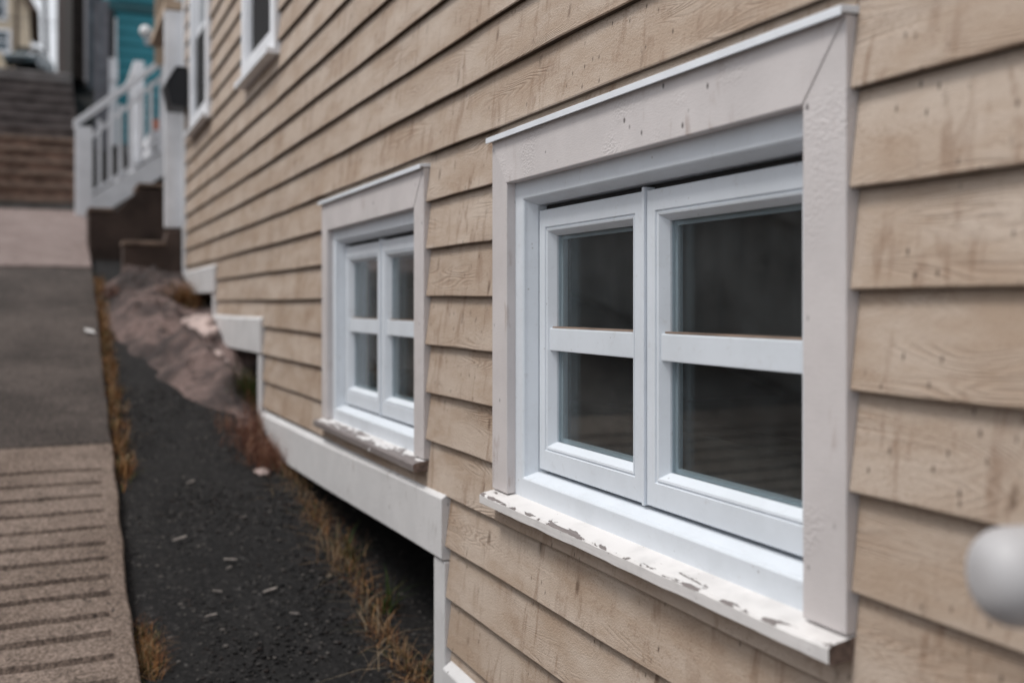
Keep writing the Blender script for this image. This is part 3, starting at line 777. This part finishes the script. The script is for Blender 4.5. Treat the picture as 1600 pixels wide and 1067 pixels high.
# brown plank fence running on up the lane
def plank_fence(name, label, xa, xb, ya, yb, h0, h1, mat, wid):
    r = empty(name, (xa, ya, gz(xa))); tag(r, label, 'fence')
    n = int((xb-xa)/wid)
    me = None
    for i in range(n):
        t = i/n; x = xa + (xb-xa)*t; y = ya + (yb-ya)*t; z = gz(x)
        h = h0 + (h1-h0)*t + rnd.uniform(-0.06, 0.06)
        if me is None:
            o = bx('plank', mat, None, 0, wid-0.02, -0.025, 0.0, 0, 1.0); me = o.data
        else:
            o = bpy.data.objects.new('plank', me); C.objects.link(o)
        o.location = (x, y, z-0.1); o.scale = (1, 1, h+0.1)
        o.parent = r; o.matrix_parent_inverse = r.matrix_basis.inverted()
    for hh in (0.4, 0.8):
        pa = Vector((xa, ya-0.05, gz(xa)+h0*hh)); pb = Vector((xb, yb-0.05, gz(xb)+h1*hh))
        child(beam(pa, pb, 0.05, 0.1).build('fence_rail', mat, None), r)
plank_fence('plank_fence', 'tall brown plank fence running up the lane past the dark house', 26.1, 50, 0.63, 0.66, 6.2, 3.4, 'plank_rust', 0.4)

# unseen fence added across the lane so the panes reflect something dark
plank_fence('plank_fence', 'unseen fence added across the lane to give the panes a dark reflection', -2.0, 21, 3.1, 3.1, 1.9, 1.9, 'reflection_fence', 0.25)

# ------------------------------------------------------------------ far street: yellow house, car, pole, cables
yh = empty('yellow_house', (70, 5, gz(70))); tag(yh, 'pale yellow house with brown eaves at the top of the lane', 'house')
G = gz(70)
child(bx('wall', 'yellow_paint', None, 70, 78, 2.12, 11, G-1, G+7.5), yh)
child(MB().prism([(1.55, G+3.85), (2.05, G+3.95), (4.8, G+8.6), (6.6, G+8.6), (11.6, G+3.9), (6.6, G+9.2), (4.6, G+9.2)], 'x', 69.6, 78.4).build('roof', 'roof_brown', None), yh)
for (y0, y1, z0, z1) in ((3.55, 4.75, G+3.35, G+5.0), (3.35, 4.45, G+1.35, G+2.45), (6.6, 7.8, G+3.35, G+5.0), (6.6, 7.8, G+1.3, G+2.45)):
    wv = bx('window', 'white_paint', None, 69.93, 70.02, y0-0.2, y1+0.2, z0-0.2, z1+0.2); child(wv, yh)
    pn = bx('pane', 'far_glass', None, 69.90, 69.935, y0, y1, z0, z1); pn.parent = wv; pn.matrix_parent_inverse = wv.matrix_world.inverted()
    bar = bx('glazing_bar', 'white_paint', None, 69.88, 69.905, y0, y1, (z0+z1)/2-0.05, (z0+z1)/2+0.05); bar.parent = wv
child(bx('downpipe', 'roof_brown', None, 69.85, 69.98, 2.75, 2.95, G, G+5.2), yh)

def car():
    cx, cy, ang = 66.0, 2.0, R(164)
    gzv = gz(66.0)
    r = empty('parked_car', (cx, cy, gzv+0.03)); tag(r, 'dark teal hatchback parked at the top of the lane', 'car')
    r.rotation_euler = (0, 0, ang)
    def pc(o): o.parent = r; return o
    # side profile x (front = +), z ; half widths narrow upward
    low = [(2.05, 0.25), (2.10, 0.55), (1.95, 0.78), (1.05, 0.95), (-1.85, 0.98), (-2.0, 0.60), (-1.98, 0.25)]
    v = [(x, -0.86, z) for x, z in low] + [(x, 0.86, z) for x, z in low]; n = len(low)
    f = [tuple(range(n)), tuple(range(2*n-1, n-1, -1))] + [(i, (i+1) % n, n+(i+1) % n, n+i) for i in range(n)]
    pc(MB().add(v, f).build('body', 'car_paint', None, 0.05, 3))
    up = [(1.05, 0.94, 0.80), (0.35, 1.42, 0.62), (-1.25, 1.46, 0.62), (-1.88, 0.97, 0.78)]
    v = [(x, -w, z) for x, z, w in up] + [(x, w, z) for x, z, w in up]
    pc(MB().add(v, [(0,1,2,3), (7,6,5,4), (0,4,5,1), (1,5,6,2), (2,6,7,3), (3,7,4,0)]).build('cabin', 'dark_glass', None, 0.03, 2))
    pc(MB().box(-1.28, 0.36, -0.62, 0.62, 1.435, 1.475).build('roof', 'car_paint', None, 0.02))
    for x in (1.3, -1.3):
        for s in (-1, 1):
            w = pc(MB().tube([(x, s*0.70, 0.31), (x, s*0.88, 0.31)], 0.31, 20).build('wheel', 'tyre', None))
            h = MB().tube([(x, s*0.875, 0.31), (x, s*0.89, 0.31)], 0.19, 14).build('rim', 'spacer', None); h.parent = w
    for s in (-1, 1):
        pc(MB().box(1.86, 2.09, s*0.82-(0.30 if s > 0 else 0), s*0.82+(0.30 if s < 0 else 0), 0.58, 0.76).build('headlight', 'headlight', None, 0.03))
    pc(bx('grille', 'dark_metal', None, 2.06, 2.11, -0.45, 0.45, 0.36, 0.52, 0.01))
car()
pole = empty('utility_pole', (74, 1.2, gz(74))); tag(pole, 'dark utility pole standing against the pale sky', 'pole')
child(MB().tube([(74, 1.10, gz(74)-0.3), (74, 1.38, gz(74)+10)], [0.15, 0.11], 12).build('shaft', 'pole_wood', None), pole)
child(bx('lamp_arm', 'pole_wood', None, 73.9, 74.1, 1.1, 2.0, gz(74)+5.15, gz(74)+5.4, 0.02), pole)
for nm, x, z0, z1, lab in (('overhead_cable', 64.5, 16.55, 16.5, 'thin dark cable crossing the sky below the roof eaves'), ('overhead_cable', 64, 16.0, 15.95, 'thinner lower cable crossing the pale sky')):
    o = MB().tube([(x, 9, z0), (x, 4, z0-0.05), (x, 1.2, z0-0.02), (x, -4, z1)], 0.028 if z0 > 16.3 else 0.016, 6).build(nm, 'pole_wood'); tag(o, lab, 'cable')

# ------------------------------------------------------------------ grass, weeds, litter
def blades(name, label, mat, spots, hmin, hmax, wid, lean=0.9, seed=1):
    rg = random.Random(seed); v = []; f = []
    for (x, y, n, r) in spots:
        for _ in range(n):
            px = x + rg.gauss(0, r); py = y + rg.gauss(0, r*0.6)
            h = rg.uniform(hmin, hmax); a = rg.uniform(0, 6.283); l = rg.uniform(0.15, lean)
            dx, dy = math.cos(a), math.sin(a); b = len(v); w = wid*rg.uniform(0.6, 1.3)
            cx, cy = -dy*w, dx*w
            z = gz(px) - 0.01
            for i in range(4):
                t = i/3; k = (1-t*0.85)
                ox = dx*h*l*t*t; oy = dy*h*l*t*t; oz = h*t*(1-0.45*l*t)
                v += [(px+ox-cx*k, py+oy-cy*k, z+oz), (px+ox+cx*k, py+oy+cy*k, z+oz)]
            for i in range(3): f.append((b+2*i, b+2*i+1, b+2*i+3, b+2*i+2))
    o = MB().add(v, f).build(name, mat, None, recalc=False)
    tag(o, label, 'grass', kind='stuff'); return o
rg = random.Random(3)
sp = []
x = 4.1
while x < 8.0:
    sp.append((x, walk_edge(x)-0.03, rg.choice((0, 12, 30, 60, 110)), 0.035)); x += rg.uniform(0.03, 0.10)
blades('dry_grass', 'orange brown dry grass along the edge of the walkway', 'dry_grass', sp, 0.025, 0.095, 0.0024, 1.2, 2)
blades('dry_grass', 'small tuft of dry grass at the near walkway edge', 'dry_grass', [(2.95+rg.gauss(0, 0.07), 0.695+rg.gauss(0, 0.012), 40, 0.03) for _ in range(14)], 0.02, 0.065, 0.0013, 1.5, 3)
sp = []
x = 2.35
while x < 4.2:
    sp.append((x, 0.03+0.03*noise.noise(Vector((x*4, 0, 0))), rg.randint(10, 75), 0.04)); x += 0.06
blades('dry_grass', 'tangled dry grass growing under the low white skirt board', 'dry_grass', sp, 0.025, 0.095, 0.0013, 1.8, 4)
m_grass('pale_straw', [(0.40, 0.30, 0.19), (0.30, 0.19, 0.11), (0.22, 0.13, 0.07), (0.46, 0.36, 0.24)])
blades('dry_grass', 'long pale straw stems lying out over the black gravel', 'pale_straw', [(2.6+rg.uniform(0, 1.5), 0.06+rg.gauss(0, 0.03), 5, 0.05) for _ in range(34)], 0.06, 0.15, 0.0012, 1.9, 9)
sp = [(4.2+rg.uniform(0, 0.75), 0.10+rg.gauss(0, 0.05), 60, 0.06) for _ in range(24)]
blades('dry_grass', 'reddish dry weeds at the far end of the low skirt board', 'red_grass', sp, 0.03, 0.15, 0.0016, 1.4, 5)
blades('dry_grass', 'rounded orange tussock on the rock by the house corner', 'dry_grass', [(7.05, 0.12, 900, 0.09)], 0.10, 0.26, 0.003, 1.3, 6)
blades('dry_grass', 'brown grass on the rock below the dark blocks', 'red_grass', [(7.45, 0.05+0.045*i, 90, 0.07) for i in range(12)], 0.04, 0.12, 0.003, 1.2, 7)
blades('green_weed', 'dark green weeds under the raised skirt board on the rock', 'green_weed', [(5.0+rg.uniform(0, 0.3), 0.02+rg.gauss(0, 0.03), 60, 0.05) for _ in range(12)] + [(3.35, 0.0, 30, 0.02), (3.0, -0.02, 30, 0.02)], 0.04, 0.16, 0.003, 1.0, 8)

m_grass('gravel', [(0.016, 0.015, 0.015), (0.03, 0.028, 0.027), (0.011, 0.0105, 0.011), (0.05, 0.046, 0.044), (0.02, 0.019, 0.018), (0.10, 0.09, 0.083), (0.013, 0.012, 0.012), (0.028, 0.022, 0.020)])
def gravel():
    bm = bmesh.new(); bmesh.ops.create_icosphere(bm, subdivisions=1, radius=1.0)
    bv = [v_.co.copy() for v_ in bm.verts]; bf = [tuple(q.index for q in f_.verts) for f_ in bm.faces]; bm.free()
    g = random.Random(11); v = []; f = []
    for _ in range(15000):
        x = 2.0 + 3.4*g.random()**1.2; y = g.uniform(-0.15, walk_edge(x)+0.0)
        if noise.noise(Vector((x*2.5, y*3.5, 7))) + g.uniform(-0.6, 0.6) < -0.15: continue
        s_ = 0.0018 + 0.0052*g.random()**2.6; o = len(v); sx, sy, sz = s_*g.uniform(0.8, 1.6), s_*g.uniform(0.8, 1.6), s_*g.uniform(0.5, 0.9)
        zz = gz(x) + 0.012*noise.noise(Vector((x*1.7, y*2.3, 0))) + sz*0.3
        v += [(x+p.x*sx*g.uniform(0.8, 1.2), y+p.y*sy*g.uniform(0.8, 1.2), zz+p.z*sz) for p in bv]; f += [tuple(i+o for i in t) for t in bf]
    o = MB().add(v, f).build('gravel', 'gravel', None, recalc=False)
    tag(o, 'loose dark gravel scattered over the black strip beside the house', 'gravel', kind='stuff')
gravel()
chips = [(3.596,0.536,0.045),(3.406,0.396,0.035),(3.177,0.311,0.04),(3.208,0.467,0.024),(3.071,0.506,0.028),(3.021,0.269,0.022),(4.076,0.441,0.03),(3.35,0.41,0.02),(3.72,0.30,0.018)]
for i, (x, y, s) in enumerate(chips):
    a = rg.uniform(1.1, 2.2); q = [(p[0]*1.3, p[1]*0.75) for p in ((-s*0.5, -s*0.11), (s*0.1, -s*0.16), (s*0.5, -s*0.05), (s*0.42, s*0.13), (-s*0.2, s*0.15), (-s*0.46, s*0.06))]
    o = MB().prism([(p[0]*math.cos(a)-p[1]*math.sin(a), p[0]*math.sin(a)+p[1]*math.cos(a)) for p in q], 'z', 0, 0.004).build('wood_chip', 'chip', None)
    o.location = (x, y, gz(x)+0.012); o.rotation_euler = (rg.uniform(-.1, .1), -math.atan(0.228)+rg.uniform(-.06, .06), 0)
    tag(o, 'pale sliver of wood lying on the black asphalt', 'wood chip', 'wood slivers on the asphalt')
pp = MB().prism([(-0.035, -0.02), (0.02, -0.03), (0.04, 0.012), (-0.012, 0.028)], 'z', 0, 0.006).build('paper_scrap', 'paper', None, 0.001)
pp.location = (6.25, 0.735, gz(6.25)+0.055); pp.rotation_euler = (0.1, -0.35, 0.4); tag(pp, 'crumpled white paper scrap on the edge of the walkway', 'litter')

def rock(name, label, loc, size, mat, seed):
    bm = bmesh.new(); bmesh.ops.create_icosphere(bm, subdivisions=4, radius=1.0)
    for v_ in bm.verts:
        p = v_.co.copy(); d = 1 + 0.28*noise.noise(p*1.3+Vector((seed, 0, 0))) + 0.12*noise.noise(p*3.5+Vector((0, seed, 0)))
        v_.co = Vector((p.x*size[0]*d, p.y*size[1]*d, p.z*size[2]*d))
    me = bpy.data.meshes.new(name); bm.to_mesh(me); bm.free(); me.materials.append(M[mat])
    o = bpy.data.objects.new(name, me); C.objects.link(o); o.location = loc; tag(o, label, 'rock'); return o
rock('boulder', 'pale pinkish boulder beside the raised skirt board', (6.3, 0.11, gz(6.3)+0.04), (0.42, 0.11, 0.11), 'stone_pale', 2.0)
rock('boulder', 'smaller pale stone below the pink boulder under the skirt', (5.75, 0.10, gz(5.75)+0.02), (0.26, 0.07, 0.06), 'stone_pale', 5.0)
rock('boulder', 'flat reddish stone at the foot of the dry weeds', (4.15, 0.15, gz(4.15)+0.005), (0.05, 0.03, 0.012), 'stone_pale', 8.0)
